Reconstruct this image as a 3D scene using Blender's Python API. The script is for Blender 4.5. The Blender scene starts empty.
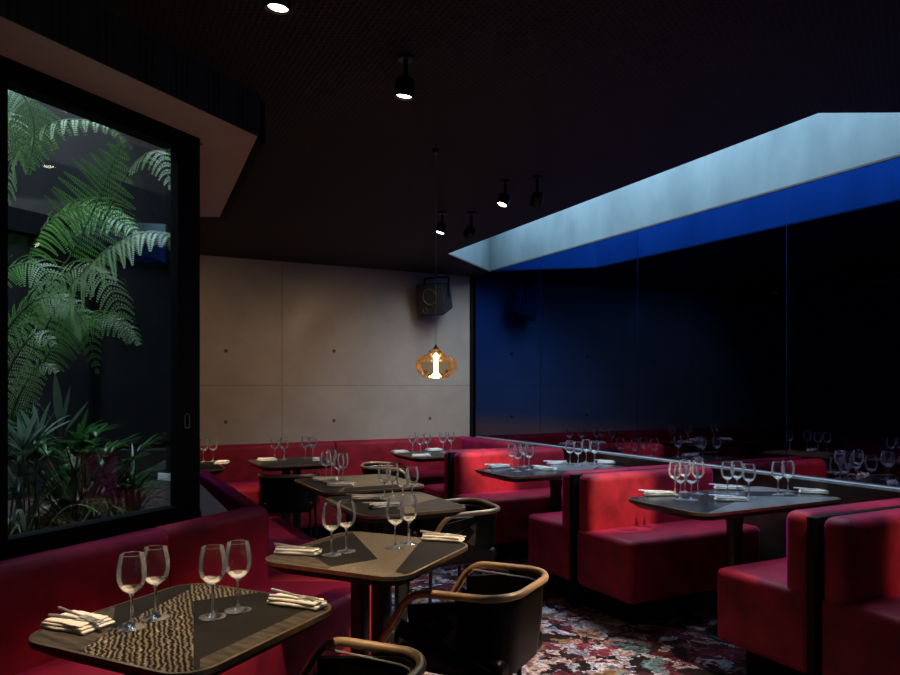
import bpy, bmesh, math, random
from mathutils import Vector, Matrix, noise
from mathutils.geometry import tessellate_polygon
random.seed(7)
PI = math.pi
S = bpy.context.scene
COL = S.collection
H = 1.36; F = 720.0; CX = 450.0; HY = 387.0      # eye height, focal length (px), principal column, horizon row
TZ = 0.75

# ------------------------------------------------------------------ frames
def on_z(x, y, z):
    Y = (H - z) * F / (y - HY)
    return Vector(((x - CX) / F * Y, Y, z))
def at(x, y, Y):
    return Vector(((x - CX) / F * Y, Y, H - (y - HY) / F * Y))
eR = Vector((0.889, 0.457, 0)).normalized(); dR = Vector((-eR.y, eR.x, 0))
aR = math.atan2(eR.y, eR.x)
O = Vector((0.24, 7.865, 0))
def R(s, t, z=0.0):                                # s towards the mirror wall, t towards the camera
    return O + eR * s - dR * t + Vector((0, 0, z))
vL = Vector((0.903, -0.43, 0)).normalized(); uL = Vector((-vL.y, vL.x, 0))
aL = math.atan2(vL.y, vL.x)
PA = Vector((-1.037, 2.706, 0))
def L(o, k, z=0.0):                                # o out into the room from banquette face, k along the window wall
    return PA + vL * o + uL * k + Vector((0, 0, z))
CEIL = 2.565; SOF = 2.395; TOP = 0.83

# ------------------------------------------------------------------ materials
def new_mat(name):
    m = bpy.data.materials.new(name); m.use_nodes = True
    nt = m.node_tree; nt.nodes.clear()
    out = nt.nodes.new('ShaderNodeOutputMaterial')
    return m, nt, out
def P(nt, out, base=(.5, .5, .5), rough=.5, metal=0.0, **kw):
    b = nt.nodes.new('ShaderNodeBsdfPrincipled')
    b.inputs['Base Color'].default_value = (*base, 1)
    b.inputs['Roughness'].default_value = rough
    b.inputs['Metallic'].default_value = metal
    for k, v in kw.items():
        b.inputs[k.replace('_', ' ')].default_value = v
    nt.links.new(b.outputs[0], out.inputs[0])
    return b
def tex(nt, kind, scale=5.0, coord='Object', mapping=None, **kw):
    tc = nt.nodes.new('ShaderNodeTexCoord')
    n = nt.nodes.new(kind)
    if 'Scale' in n.inputs: n.inputs['Scale'].default_value = scale
    for k, v in kw.items():
        if k in n.inputs: n.inputs[k].default_value = v
        else: setattr(n, k, v)
    src = tc.outputs[coord]
    if mapping:
        mp = nt.nodes.new('ShaderNodeMapping')
        mp.inputs['Scale'].default_value = mapping.get('scale', (1, 1, 1))
        mp.inputs['Rotation'].default_value = mapping.get('rot', (0, 0, 0))
        nt.links.new(src, mp.inputs[0]); src = mp.outputs[0]
    if 'Vector' in n.inputs: nt.links.new(src, n.inputs['Vector'])
    return n
def ramp(nt, fac, stops, interp='LINEAR'):
    r = nt.nodes.new('ShaderNodeValToRGB'); r.color_ramp.interpolation = interp
    e = r.color_ramp.elements
    while len(e) > 1: e.remove(e[-1])
    e[0].position = stops[0][0]; e[0].color = (*stops[0][1], 1)
    for p, c in stops[1:]:
        x = e.new(p); x.color = (*c, 1)
    nt.links.new(fac, r.inputs[0])
    return r
def bump(nt, b, height, strength=.3, dist=.01):
    n = nt.nodes.new('ShaderNodeBump')
    n.inputs['Strength'].default_value = strength; n.inputs['Distance'].default_value = dist
    nt.links.new(height, n.inputs['Height']); nt.links.new(n.outputs[0], b.inputs['Normal'])
    return n
M = {}
def simple(name, base, rough=.5, metal=0.0, nscale=None, namount=.25, bscale=None, bstr=.2, bdist=.004, **kw):
    m, nt, out = new_mat(name); b = P(nt, out, base, rough, metal, **kw)
    if nscale:
        n = tex(nt, 'ShaderNodeTexNoise', nscale, Detail=5.0)
        lo = tuple(c * (1 - namount) for c in base); hi = tuple(min(1, c * (1 + namount)) for c in base)
        r = ramp(nt, n.outputs['Fac'], [(.3, lo), (.7, hi)]); nt.links.new(r.outputs[0], b.inputs['Base Color'])
    if bscale:
        n = tex(nt, 'ShaderNodeTexNoise', bscale, Detail=4.0); bump(nt, b, n.outputs['Fac'], bstr, bdist)
    M[name] = m
    return m
# velvet
m, nt, out = new_mat('velvet')
b = P(nt, out, (.33, .008, .022), .62, Sheen_Weight=.9, Sheen_Roughness=.35)
b.inputs['Sheen Tint'].default_value = (1.0, .05, .46, 1)
b.inputs['Specular IOR Level'].default_value = .25
n = tex(nt, 'ShaderNodeTexNoise', 7.0, Detail=6.0)
r = ramp(nt, n.outputs['Fac'], [(.3, (.15, .005, .011)), (.5, (.25, .009, .020)), (.75, (.38, .014, .034))])
nt.links.new(r.outputs[0], b.inputs['Base Color'])
n2 = tex(nt, 'ShaderNodeTexNoise', 28.0, Detail=6.0); bump(nt, b, n2.outputs['Fac'], .25, .006)
M['velvet'] = m
# concrete of the room wall, with formwork joints drawn in the wall's own coordinates
def concrete(name, c, rough=.6, var=.12, bs=.12):
    m, nt, out = new_mat(name); b = P(nt, out, c, rough)
    b.inputs['Specular IOR Level'].default_value = .35
    n = tex(nt, 'ShaderNodeTexNoise', 2.2, Detail=8.0, Roughness=.65)
    r = ramp(nt, n.outputs['Fac'], [(.3, tuple(x * (1 - var) for x in c)), (.7, tuple(x * (1 + var) for x in c))])
    nt.links.new(r.outputs[0], b.inputs['Base Color'])
    n2 = tex(nt, 'ShaderNodeTexNoise', 40.0, Detail=6.0); bump(nt, b, n2.outputs['Fac'], bs, .004)
    n3 = tex(nt, 'ShaderNodeTexNoise', 3.5, Detail=4.0)
    r3 = ramp(nt, n3.outputs['Fac'], [(.35, (rough - .12,) * 3), (.7, (rough + .12,) * 3)])
    nt.links.new(r3.outputs[0], b.inputs['Roughness'])
    M[name] = m
    return m
concrete('concrete', (.40, .325, .25), .42)
concrete('concrete_soffit', (.62, .52, .41), .6)
m, nt, out = new_mat('concrete_shaft'); b = P(nt, out, (.5, .52, .52), .8)
n = tex(nt, 'ShaderNodeTexNoise', 3.0, Detail=7.0, Roughness=.6, mapping={'scale': (1, 1, .5)})
r = ramp(nt, n.outputs['Fac'], [(.28, (.046, .082, .098)), (.5, (.072, .117, .134)), (.75, (.098, .150, .168))])
nt.links.new(r.outputs[0], b.inputs['Base Color']); M['concrete_shaft'] = m
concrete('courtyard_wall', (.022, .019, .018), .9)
concrete('plinth', (.62, .64, .62), .7)
# ceiling: black diamond mesh
m, nt, out = new_mat('ceiling_mesh'); b = P(nt, out, (.02, .015, .013), .8)
w1 = tex(nt, 'ShaderNodeTexWave', 15.0, Distortion=0.5, mapping={'rot': (0, 0, math.radians(33))})
w2 = tex(nt, 'ShaderNodeTexWave', 15.0, Distortion=0.5, mapping={'rot': (0, 0, math.radians(-27))})
mx = nt.nodes.new('ShaderNodeMath'); mx.operation = 'MAXIMUM'
nt.links.new(w1.outputs['Fac'], mx.inputs[0]); nt.links.new(w2.outputs['Fac'], mx.inputs[1])
r = ramp(nt, mx.outputs[0], [(.45, (.004, .0035, .003)), (.85, (.022, .018, .015))])
nt.links.new(r.outputs[0], b.inputs['Base Color']); bump(nt, b, mx.outputs[0], .4, .006)
M['ceiling_mesh'] = m
# carpet: a collage of petals, wings and leaves
m, nt, out = new_mat('carpet'); b = P(nt, out, (.2, .1, .1), .95)
b.inputs['Specular IOR Level'].default_value = .15
tc = nt.nodes.new('ShaderNodeTexCoord')
nz = nt.nodes.new('ShaderNodeTexNoise'); nz.inputs['Scale'].default_value = 6.5; nz.inputs['Detail'].default_value = 7; nz.inputs['Roughness'].default_value = .6
nt.links.new(tc.outputs['Object'], nz.inputs['Vector'])
mixv = nt.nodes.new('ShaderNodeMix'); mixv.data_type = 'RGBA'; mixv.blend_type = 'LINEAR_LIGHT'
mixv.inputs[0].default_value = .20
nt.links.new(tc.outputs['Object'], mixv.inputs[6]); nt.links.new(nz.outputs['Color'], mixv.inputs[7])
def vor(scale, feature='F1', rnd=1.0):
    v = nt.nodes.new('ShaderNodeTexVoronoi'); v.feature = feature
    v.inputs['Scale'].default_value = scale; v.inputs['Randomness'].default_value = rnd
    nt.links.new(mixv.outputs[2], v.inputs['Vector']); return v
v1, v2, v1e, v2e = vor(3.8), vor(12.5), vor(3.8, 'DISTANCE_TO_EDGE'), vor(12.5, 'DISTANCE_TO_EDGE')
def chan(v):
    s = nt.nodes.new('ShaderNodeSeparateColor'); nt.links.new(v.outputs['Color'], s.inputs[0]); return s
c1, c2 = chan(v1), chan(v2)
pal = [(0, (.02, .012, .016)), (.13, (.20, .03, .05)), (.24, (.55, .36, .32)), (.33, (.07, .025, .04)), (.42, (.52, .58, .68)),
       (.52, (.28, .06, .09)), (.60, (.72, .64, .58)), (.68, (.16, .30, .36)), (.75, (.40, .24, .11)), (.82, (.70, .74, .84)), (.91, (.13, .05, .08))]
ra = ramp(nt, c1.outputs[0], pal, 'CONSTANT'); rb = ramp(nt, c2.outputs[1], pal, 'CONSTANT')
sel = nt.nodes.new('ShaderNodeMath'); sel.operation = 'GREATER_THAN'; sel.inputs[1].default_value = .45
nt.links.new(c2.outputs[2], sel.inputs[0])
mc = nt.nodes.new('ShaderNodeMix'); mc.data_type = 'RGBA'
nt.links.new(sel.outputs[0], mc.inputs[0]); nt.links.new(ra.outputs[0], mc.inputs[6]); nt.links.new(rb.outputs[0], mc.inputs[7])
# petal veins and shaded outlines inside each motif
r1 = ramp(nt, v1e.outputs['Distance'], [(0, (.45, .36, .36)), (.05, (.75, .7, .72)), (.14, (1, 1, 1)), (.3, (.62, .55, .6))])
r2 = ramp(nt, v2e.outputs['Distance'], [(0, (.7, .62, .62)), (.03, (.95, .92, .92)), (.08, (1.0, 1.0, 1.0)), (.18, (.5, .46, .5))])
mu = nt.nodes.new('ShaderNodeMix'); mu.data_type = 'RGBA'; mu.blend_type = 'MULTIPLY'; mu.inputs[0].default_value = 1
nt.links.new(mc.outputs[2], mu.inputs[6]); nt.links.new(r1.outputs[0], mu.inputs[7])
mu2 = nt.nodes.new('ShaderNodeMix'); mu2.data_type = 'RGBA'; mu2.blend_type = 'MULTIPLY'; mu2.inputs[0].default_value = 1
nt.links.new(mu.outputs[2], mu2.inputs[6]); nt.links.new(r2.outputs[0], mu2.inputs[7])
nf = nt.nodes.new('ShaderNodeTexNoise'); nf.inputs['Scale'].default_value = 38; nf.inputs['Detail'].default_value = 7; nf.inputs['Roughness'].default_value = .7
nt.links.new(tc.outputs['Object'], nf.inputs['Vector'])
r4 = ramp(nt, nf.outputs['Fac'], [(.36, (.22, .18, .2)), (.5, (.8, .8, .82)), (.66, (1.0, 1.0, 1.0))])
mu3 = nt.nodes.new('ShaderNodeMix'); mu3.data_type = 'RGBA'; mu3.blend_type = 'MULTIPLY'; mu3.inputs[0].default_value = 1
nt.links.new(mu2.outputs[2], mu3.inputs[6]); nt.links.new(r4.outputs[0], mu3.inputs[7])
nt.links.new(mu3.outputs[2], b.inputs['Base Color'])
M['carpet'] = m
# mirror: blue tinted glass
m, nt, out = new_mat('blue_mirror')
g = nt.nodes.new('ShaderNodeBsdfGlossy'); g.inputs['Roughness'].default_value = .015
tc = nt.nodes.new('ShaderNodeTexCoord'); sx = nt.nodes.new('ShaderNodeSeparateXYZ'); nt.links.new(tc.outputs['Object'], sx.inputs[0])
mr = nt.nodes.new('ShaderNodeMapRange'); mr.inputs['From Min'].default_value = .8; mr.inputs['From Max'].default_value = 2.6
nt.links.new(sx.outputs['Z'], mr.inputs['Value'])      # the tint film starts a little above the ledge
tr = ramp(nt, mr.outputs[0], [(.08, (.13, .11, .17)), (.17, (.03, .07, .26)), (.6, (.012, .06, .32)), (1, (.010, .075, .43))])
nt.links.new(tr.outputs[0], g.inputs['Color'])
nt.links.new(g.outputs[0], out.inputs[0]); M['blue_mirror'] = m
# thin clear glass (one wall of a bowl, one pane); haze and edge mix in white, standing in for lamplight caught by the glass
def thin_glass(name, tint, ior=1.5, boost=1.0, rough=0.02, haze=0.0, edge=0.0):
    m, nt, out = new_mat(name)
    t = nt.nodes.new('ShaderNodeBsdfTransparent'); t.inputs[0].default_value = (*tint, 1)
    g = nt.nodes.new('ShaderNodeBsdfGlossy'); g.inputs['Roughness'].default_value = rough
    fr = nt.nodes.new('ShaderNodeFresnel'); fr.inputs['IOR'].default_value = ior
    mm = nt.nodes.new('ShaderNodeMath'); mm.operation = 'MULTIPLY'; mm.inputs[1].default_value = boost; mm.use_clamp = True
    nt.links.new(fr.outputs[0], mm.inputs[0])
    mix = nt.nodes.new('ShaderNodeMixShader'); last = mix
    nt.links.new(mm.outputs[0], mix.inputs[0]); nt.links.new(t.outputs[0], mix.inputs[1]); nt.links.new(g.outputs[0], mix.inputs[2])
    if haze or edge:
        d = nt.nodes.new('ShaderNodeBsdfDiffuse'); d.inputs[0].default_value = (.9, .9, .9, 1)
        tl = nt.nodes.new('ShaderNodeBsdfTranslucent'); tl.inputs[0].default_value = (.9, .9, .9, 1)
        dt = nt.nodes.new('ShaderNodeMixShader'); nt.links.new(d.outputs[0], dt.inputs[1]); nt.links.new(tl.outputs[0], dt.inputs[2])
        ma = nt.nodes.new('ShaderNodeMath'); ma.operation = 'MULTIPLY_ADD'; ma.inputs[1].default_value = edge; ma.inputs[2].default_value = haze; ma.use_clamp = True
        nt.links.new(fr.outputs[0], ma.inputs[0])
        m2 = nt.nodes.new('ShaderNodeMixShader'); nt.links.new(ma.outputs[0], m2.inputs[0])
        nt.links.new(mix.outputs[0], m2.inputs[1]); nt.links.new(dt.outputs[0], m2.inputs[2]); last = m2
    nt.links.new(last.outputs[0], out.inputs[0]); M[name] = m
    if name == 'pendant_glass': d.inputs[0].default_value = tl.inputs[0].default_value = (.9, .55, .28, 1)  # amber mix stands in for lamplight along the pendant's glass outline
thin_glass('bowl_glass', (.985, .985, .98), 1.38, 1.0, haze=.003, edge=.20)
thin_glass('bowl_foot', (.97, .97, .97), 1.5, 1.0, haze=.17, edge=.45)  # extra white paints the bright light gathered in the bowl's bottom
thin_glass('window_glass', (.92, .94, .93), 1.45, .45, 0.0)
thin_glass('pendant_glass', (.95, .84, .68), 1.4, .9, haze=.004, edge=.13)
m, nt, out = new_mat('stem_glass'); b = P(nt, out, (.95, .95, .94), .06, Transmission_Weight=.86, IOR=1.5); M['stem_glass'] = m  # small opaque white share stands in for lamplight caught in the stem
simple('black_metal', (.010, .010, .011), .38, .3, nscale=30)
simple('frame_black', (.005, .005, .006), .6, nscale=20, Specular_IOR_Level=.06)
simple('table_black', (.012, .011, .011), .4, .2, nscale=30)
simple('divider_black', (.005, .0045, .0045), .6, nscale=12, Specular_IOR_Level=.1)
simple('dado', (.035, .026, .020), .4, nscale=18, namount=.4, bscale=60)
simple('dado_trim', (.30, .33, .34), .5, .0, nscale=20)
simple('leather', (.006, .0055, .0055), .33, nscale=40, bscale=120, bstr=.15, Specular_IOR_Level=.22)
simple('leather_inner', (.075, .06, .045), .45, nscale=30, bscale=120, bstr=.15)
simple('bronze', (.55, .36, .19), .36, .5, nscale=25, namount=.15)
simple('rim_brass', (.46, .34, .20), .3, .9, nscale=30, namount=.2)
simple('linen', (.80, .76, .68), .85, nscale=60, namount=.06, bscale=150, bstr=.3)
simple('steel', (.66, .63, .58), .42, .85, nscale=40, namount=.1)
simple('speaker_case', (.030, .026, .022), .6, nscale=25)
simple('speaker_cone', (.12, .13, .09), .5, nscale=25)
simple('grille', (.05, .04, .033), .6, nscale=60)
simple('soil', (.03, .022, .016), .95, nscale=14, namount=.5, bscale=25, bstr=.8, bdist=.03)
simple('stone', (.30, .23, .16), .8, nscale=8, namount=.3, bscale=20)
simple('bark', (.045, .032, .022), .9, nscale=20, namount=.4, bscale=40, bstr=.6)
simple('rachis', (.05, .06, .03), .6, nscale=20)
simple('handle_grey', (.35, .35, .36), .35, .7, nscale=30)
simple('wall_dark', (.03, .027, .025), .7, nscale=5)
simple('seam', (.10, .22, .55), .2, .8, nscale=20)
simple('outdoor_pane', (.018, .018, .02), .08, nscale=3)
def leafmat(name, a, bb, rough=.42):
    m, nt, out = new_mat(name); b = P(nt, out, a, rough)
    n = tex(nt, 'ShaderNodeTexNoise', 6.0, Detail=4.0)
    r = ramp(nt, n.outputs['Fac'], [(.3, a), (.7, bb)]); nt.links.new(r.outputs[0], b.inputs['Base Color'])
    tr = nt.nodes.new('ShaderNodeBsdfTranslucent'); nt.links.new(r.outputs[0], tr.inputs[0])
    mix = nt.nodes.new('ShaderNodeMixShader'); mix.inputs[0].default_value = .28
    nt.links.new(b.outputs[0], mix.inputs[1]); nt.links.new(tr.outputs[0], mix.inputs[2]); nt.links.new(mix.outputs[0], out.inputs[0])
    M[name] = m
leafmat('fern_green', (.06, .17, .025), (.11, .26, .05))
leafmat('fern_pale', (.11, .19, .06), (.20, .30, .12))
leafmat('palm_leaf', (.018, .075, .014), (.05, .16, .035), .24)
leafmat('palm_pale', (.09, .15, .10), (.16, .22, .16), .3)
def emit(name, c, s):
    m, nt, out = new_mat(name); e = nt.nodes.new('ShaderNodeEmission')
    e.inputs[0].default_value = (*c, 1); e.inputs[1].default_value = s
    nt.links.new(e.outputs[0], out.inputs[0]); M[name] = m
emit('lens_glow', (1, .82, .62), 14)
emit('tube_glow', (1, .74, .40), 9)
# table inlays
m, nt, out = new_mat('inlay_rippled'); b = P(nt, out, (.30, .235, .15), .36, .75)
w = tex(nt, 'ShaderNodeTexWave', 25.0, Distortion=6.0, Detail=3.0, mapping={'rot': (0, 0, math.radians(-48)), 'scale': (1, 1, 1)})
w.inputs['Detail Scale'].default_value = 2.0
r = ramp(nt, w.outputs['Fac'], [(.12, (.022, .017, .012)), (.42, (.24, .195, .13)), (.85, (.60, .50, .34))]); nt.links.new(r.outputs[0], b.inputs['Base Color'])  # ridge highlights and dark grooves are put into the brass colour
bump(nt, b, w.outputs['Fac'], .75, .02); M['inlay_rippled'] = m
m, nt, out = new_mat('inlay_grain'); b = P(nt, out, (.10, .08, .058), .58, .1, Specular_IOR_Level=.2)
n = tex(nt, 'ShaderNodeTexNoise', 60.0, Detail=4.0, mapping={'scale': (.25, 1, 1), 'rot': (0, 0, .5)})
r = ramp(nt, n.outputs['Fac'], [(.3, (.018, .014, .011)), (.65, (.085, .068, .048))]); nt.links.new(r.outputs[0], b.inputs['Base Color'])
bump(nt, b, n.outputs['Fac'], .4, .006); M['inlay_grain'] = m
m, nt, out = new_mat('inlay_fine'); b = P(nt, out, (.26, .21, .135), .42, .5)
n = tex(nt, 'ShaderNodeTexWave', 34.0, Distortion=6.0, Detail=2.0, mapping={'rot': (0, 0, math.radians(-60)), 'scale': (1, 1, 1)})
r = ramp(nt, n.outputs['Fac'], [(.25, (.07, .055, .038)), (.8, (.34, .28, .18))]); nt.links.new(r.outputs[0], b.inputs['Base Color'])
bump(nt, b, n.outputs['Fac'], .4, .006); M['inlay_fine'] = m
simple('inlay_dark', (.011, .0095, .008), .6, .0, Specular_IOR_Level=.14, nscale=10, namount=.3)
simple('table_skylit', (.16, .165, .17), .3, .1, nscale=10, namount=.3)  # booth table facets with skylight brightness put into their colour
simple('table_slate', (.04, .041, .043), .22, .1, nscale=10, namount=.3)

# ------------------------------------------------------------------ mesh helpers
def obj(name, bm, mat, parent=None, loc=None, rot=None, smooth=True, sharp=40):
    me = bpy.data.meshes.new(name)
    bmesh.ops.recalc_face_normals(bm, faces=bm.faces[:])
    if smooth:
        for f in bm.faces: f.smooth = True
        a = math.radians(sharp)
        for e in bm.edges:
            if len(e.link_faces) == 2 and e.calc_face_angle(0) > a: e.smooth = False
    bm.to_mesh(me); bm.free()
    for k in (mat if isinstance(mat, (list, tuple)) else [mat]): me.materials.append(M[k])
    o = bpy.data.objects.new(name, me); COL.objects.link(o)
    if parent: o.parent = parent
    if loc is not None: o.location = loc
    if rot is not None: o.rotation_euler = rot
    return o
def tag(o, label, cat, group=None):
    o['label'] = label; o['category'] = cat
    if group: o['group'] = group
    return o
def thing(name, label, cat, loc=(0, 0, 0), rz=0.0, group=None):
    o = bpy.data.objects.new(name, None); COL.objects.link(o)
    o.empty_display_size = .1; o.location = loc; o.rotation_euler = (0, 0, rz)
    return tag(o, label, cat, group)
def struct(o):
    o['kind'] = 'structure'; return o
def copy_tree(o, parent=None):
    c = o.copy(); COL.objects.link(c)
    if parent: c.parent = parent
    for ch in list(o.children): copy_tree(ch, c)
    return c
def box(bm, x0, x1, y0, y1, z0, z1, bev=0.0, seg=3):
    r = bmesh.ops.create_cube(bm, size=1.0)
    vs = r['verts']
    for v in vs:
        v.co = Vector((x0 if v.co.x < 0 else x1, y0 if v.co.y < 0 else y1, z0 if v.co.z < 0 else z1))
    if bev:
        es = list({e for v in vs for e in v.link_edges})
        bmesh.ops.bevel(bm, geom=es, offset=bev, segments=seg, profile=.5, affect='EDGES')
    return bm
def BX(*a, **k):
    return box(bmesh.new(), *a, **k)
def fillet(pts, rad, n=6):
    out = [Vector(pts[0])]
    for i in range(1, len(pts) - 1):
        p, a, c = Vector(pts[i]), Vector(pts[i - 1]), Vector(pts[i + 1])
        r = min(rad, (a - p).length * .49, (c - p).length * .49)
        s, e = p + (a - p).normalized() * r, p + (c - p).normalized() * r
        for j in range(n + 1):
            u = j / n
            out.append(s * (1 - u) ** 2 + p * 2 * u * (1 - u) + e * u * u)
    out.append(Vector(pts[-1]))
    return out
def tube(bm, pts, r, n=8, cap=True):
    pts = [Vector(p) for p in pts]; rings = []
    up = Vector((0, 0, 1)); prev = None
    for i, p in enumerate(pts):
        t = (pts[min(i + 1, len(pts) - 1)] - pts[max(i - 1, 0)]).normalized()
        if prev is None:
            a = t.cross(up)
            if a.length < 1e-3: a = t.cross(Vector((1, 0, 0)))
        else:
            a = prev - t * prev.dot(t)
        a.normalize(); prev = a; bb = t.cross(a)
        rr = r[i] if isinstance(r, (list, tuple)) else r
        rings.append([bm.verts.new(p + (a * math.cos(2 * PI * j / n) + bb * math.sin(2 * PI * j / n)) * rr) for j in range(n)])
    for A, B in zip(rings, rings[1:]):
        for j in range(n): bm.faces.new((A[j], A[(j + 1) % n], B[(j + 1) % n], B[j]))
    if cap: bm.faces.new(rings[0][::-1]); bm.faces.new(rings[-1])
    return bm
def TB(pts, r, n=8): return tube(bmesh.new(), pts, r, n)
def lathe(bm, prof, n=24, c=(0, 0, 0)):
    c = Vector(c); rings = []
    for r, z in prof:
        if r < 1e-5: rings.append([bm.verts.new(c + Vector((0, 0, z)))])
        else: rings.append([bm.verts.new(c + Vector((r * math.cos(2 * PI * j / n), r * math.sin(2 * PI * j / n), z))) for j in range(n)])
    for A, B in zip(rings, rings[1:]):
        for j in range(n):
            k = (j + 1) % n
            if len(A) == 1 and len(B) == 1: continue
            if len(A) == 1: bm.faces.new((A[0], B[k], B[j]))
            elif len(B) == 1: bm.faces.new((A[j], A[k], B[0]))
            else: bm.faces.new((A[j], A[k], B[k], B[j]))
    return bm
def LT(prof, n=24, c=(0, 0, 0)): return lathe(bmesh.new(), prof, n, c)
def poly_slab(bm, poly, z0, z1, holes=()):
    loops = [[Vector((p[0], p[1], 0)) for p in poly]] + [[Vector((p[0], p[1], 0)) for p in h] for h in holes]
    tris = tessellate_polygon(loops)
    flat = [p for l in loops for p in l]
    lo = [bm.verts.new((p.x, p.y, z0)) for p in flat]; hi = [bm.verts.new((p.x, p.y, z1)) for p in flat]
    for t in tris:
        try:
            bm.faces.new([lo[i] for i in t]); bm.faces.new([hi[i] for i in t])
        except ValueError: pass
    k = 0
    for l in loops:
        n = len(l)
        for j in range(n):
            a, c = k + j, k + (j + 1) % n
            bm.faces.new((lo[a], lo[c], hi[c], hi[a]))
        k += n
    return bm
def PS(*a, **k): return poly_slab(bmesh.new(), *a, **k)
def wall_run(a, b, th, z0, z1):
    """vertical slab from a to b, its thickness to the left of the direction a->b"""
    a, b = Vector((a[0], a[1], 0)), Vector((b[0], b[1], 0)); d = (b - a).normalized(); n = Vector((-d.y, d.x, 0)) * th
    return PS([a, b, b + n, a + n], z0, z1)
def round_prof(o0, o1, z0, z1, r, n=5):
    pts = []
    for (cx, cz, a0) in ((o1 - r, z1 - r, 0), (o0 + r, z1 - r, 90), (o0 + r, z0 + r, 180), (o1 - r, z0 + r, 270)):
        for j in range(n + 1):
            a = math.radians(a0 + 90 * j / n); pts.append((cx + r * math.cos(a), cz + r * math.sin(a)))
    return pts
def sweep(prof, path, n0=None, n1=None, inset=.012):
    """profile (offset to the right of the path, z) swept along a level path with mitred corners"""
    bm = bmesh.new(); path = [Vector((p[0], p[1], 0)) for p in path]; rings = []
    N = len(path); cz = sum(p[1] for p in prof) / len(prof); co = sum(p[0] for p in prof) / len(prof)
    secs = []
    for i, p in enumerate(path):
        d0 = (p - path[i - 1]).normalized() if i else (path[1] - p).normalized()
        d1 = (path[i + 1] - p).normalized() if i < N - 1 else d0
        a = Vector((d0.y, -d0.x, 0)); c = Vector((d1.y, -d1.x, 0)); m = (a + c).normalized(); m /= m.dot(a)
        if i == 0 and n0: m = n0
        if i == N - 1 and n1: m = n1
        secs.append((p, m, d0, 1.0))
    out = []
    for i, (p, m, d, s) in enumerate(secs):
        if i == 0: out += [(p, m, .90), (p + (path[1] - path[0]).normalized() * inset * .3, m, .97), (p + (path[1] - path[0]).normalized() * inset, m, 1)]
        elif i == N - 1: out += [(p - d * inset, m, 1), (p - d * inset * .3, m, .97), (p, m, .90)]
        else: out.append((p, m, 1))
    for p, m, s in out:
        rings.append([bm.verts.new(p + m * (co + (o - co) * (1 if s == 1 else s)) + Vector((0, 0, cz + (z - cz) * s))) for o, z in prof])
    k = len(prof)
    for A, B in zip(rings, rings[1:]):
        for j in range(k): bm.faces.new((A[j], A[(j + 1) % k], B[(j + 1) % k], B[j]))
    bm.faces.new(rings[0]); bm.faces.new(rings[-1][::-1])
    return bm

# ------------------------------------------------------------------ the setting
CT = [L(-.16, -1.75), L(-.16, .33), Vector((-1.79, 4.93, 0)), Vector((-1.79, 4.93, 0)) - uL * 3.35]      # courtyard outline
HOLE = [R(-.85, 1.08), R(0, .38), R(0, 5.3), R(-.92, 4.81)]                                           # skylight opening
struct(obj('floor', PS([(-7.2, -2.3), (6.5, -2.3), (6.5, 9.5), (-7.2, 9.5)], -.1, 0), 'carpet', smooth=False))
outer = [(-7.0, -2.1), (6.0, -2.1), tuple(R(.25, 10.2))[:2], tuple(R(.25, -.25))[:2], tuple(R(-8.2, -.25))[:2]]
struct(obj('ceiling', PS(outer, CEIL, CEIL + .012, holes=[HOLE, CT]), 'ceiling_mesh', smooth=False))
wb = struct(obj('wall_back', PS([R(-8.2, 0), R(.0, 0), R(.0, -.2), R(-8.2, -.2)], 0, CEIL), 'concrete', smooth=False))
# formwork joints and tie holes
def wall_pt(x, y):
    tn = (x - CX) / F
    s = (O.y * tn - O.x) / (eR.x - eR.y * tn)
    p = R(s, 0); return s, H - (y - HY) / F * p.y
def wall_bar(s0, s1, z0, z1): return PS([R(s0, .0006), R(s1, .0006), R(s1, -.01), R(s0, -.01)], z0, z1)
simple('joint', (.22, .185, .15), .8, nscale=20)
simple('tie_dark', (.10, .08, .062), .9, nscale=20)
sj = wall_pt(282, 350)[0]
struct(obj('trim_1', wall_bar(sj - .004, sj + .004, .8, CEIL), 'joint', wb, smooth=False))
zj = wall_pt(400, 385.5)[1]
struct(obj('trim_2', wall_bar(-6, 0, zj - .003, zj + .003), 'joint', wb, smooth=False))
for (x, y) in ((225.8, 351), (334, 351), (225.8, 422), (334, 420.6), (430, 418.5), (150, 351), (430, 352)):
    s, z = wall_pt(x, y)
    bm = bmesh.new()
    bmesh.ops.create_cone(bm, cap_ends=True, segments=16, radius1=.019, radius2=.014, depth=.004)
    bm.transform(Matrix.Rotation(PI / 2, 4, 'X'))
    o = obj('tie_hole', bm, 'tie_dark', wb, R(s, .001, z), (0, 0, aR), smooth=False)
# mirror wall
wr = struct(obj('wall_right', PS([R(.02, -.2), R(.22, -.2), R(.22, 10.2), R(.02, 10.2)], 0, CEIL), 'wall_dark', smooth=False))
for k in range(5):
    t0, t1 = (0 if k == 0 else 1.312 * k + .003), 1.312 * (k + 1) - .003
    struct(obj('mirror_panel', PS([R(0, t0), R(.012, t0), R(.012, t1), R(0, t1)], .78, CEIL - .004), 'blue_mirror', wr, smooth=False))
    struct(obj('seam_glint', PS([R(.004, t1), R(.012, t1), R(.012, t1 + .006), R(.004, t1 + .006)], .78, CEIL - .004), 'seam', wr, smooth=False))  # lighter blue strip stands in for light on the bevelled panel edges
struct(obj('wall_right_corner', PS([R(-.03, .0), R(.0, .0), R(.0, .03), R(-.03, .03)], .8, CEIL), 'divider_black', smooth=False)).name = 'trim_corner'
struct(obj('wall_front', PS([(-7, -2.2), (6, -2.2), (6, -2.0), (-7, -2.0)], 0, CEIL), 'wall_dark', smooth=False))
struct(obj('wall_left', PS([(-7.0, -2.2), (-6.8, -2.2), (-6.8, 5), (-7.0, 5)], 0, CEIL), 'wall_dark', smooth=False))
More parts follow.
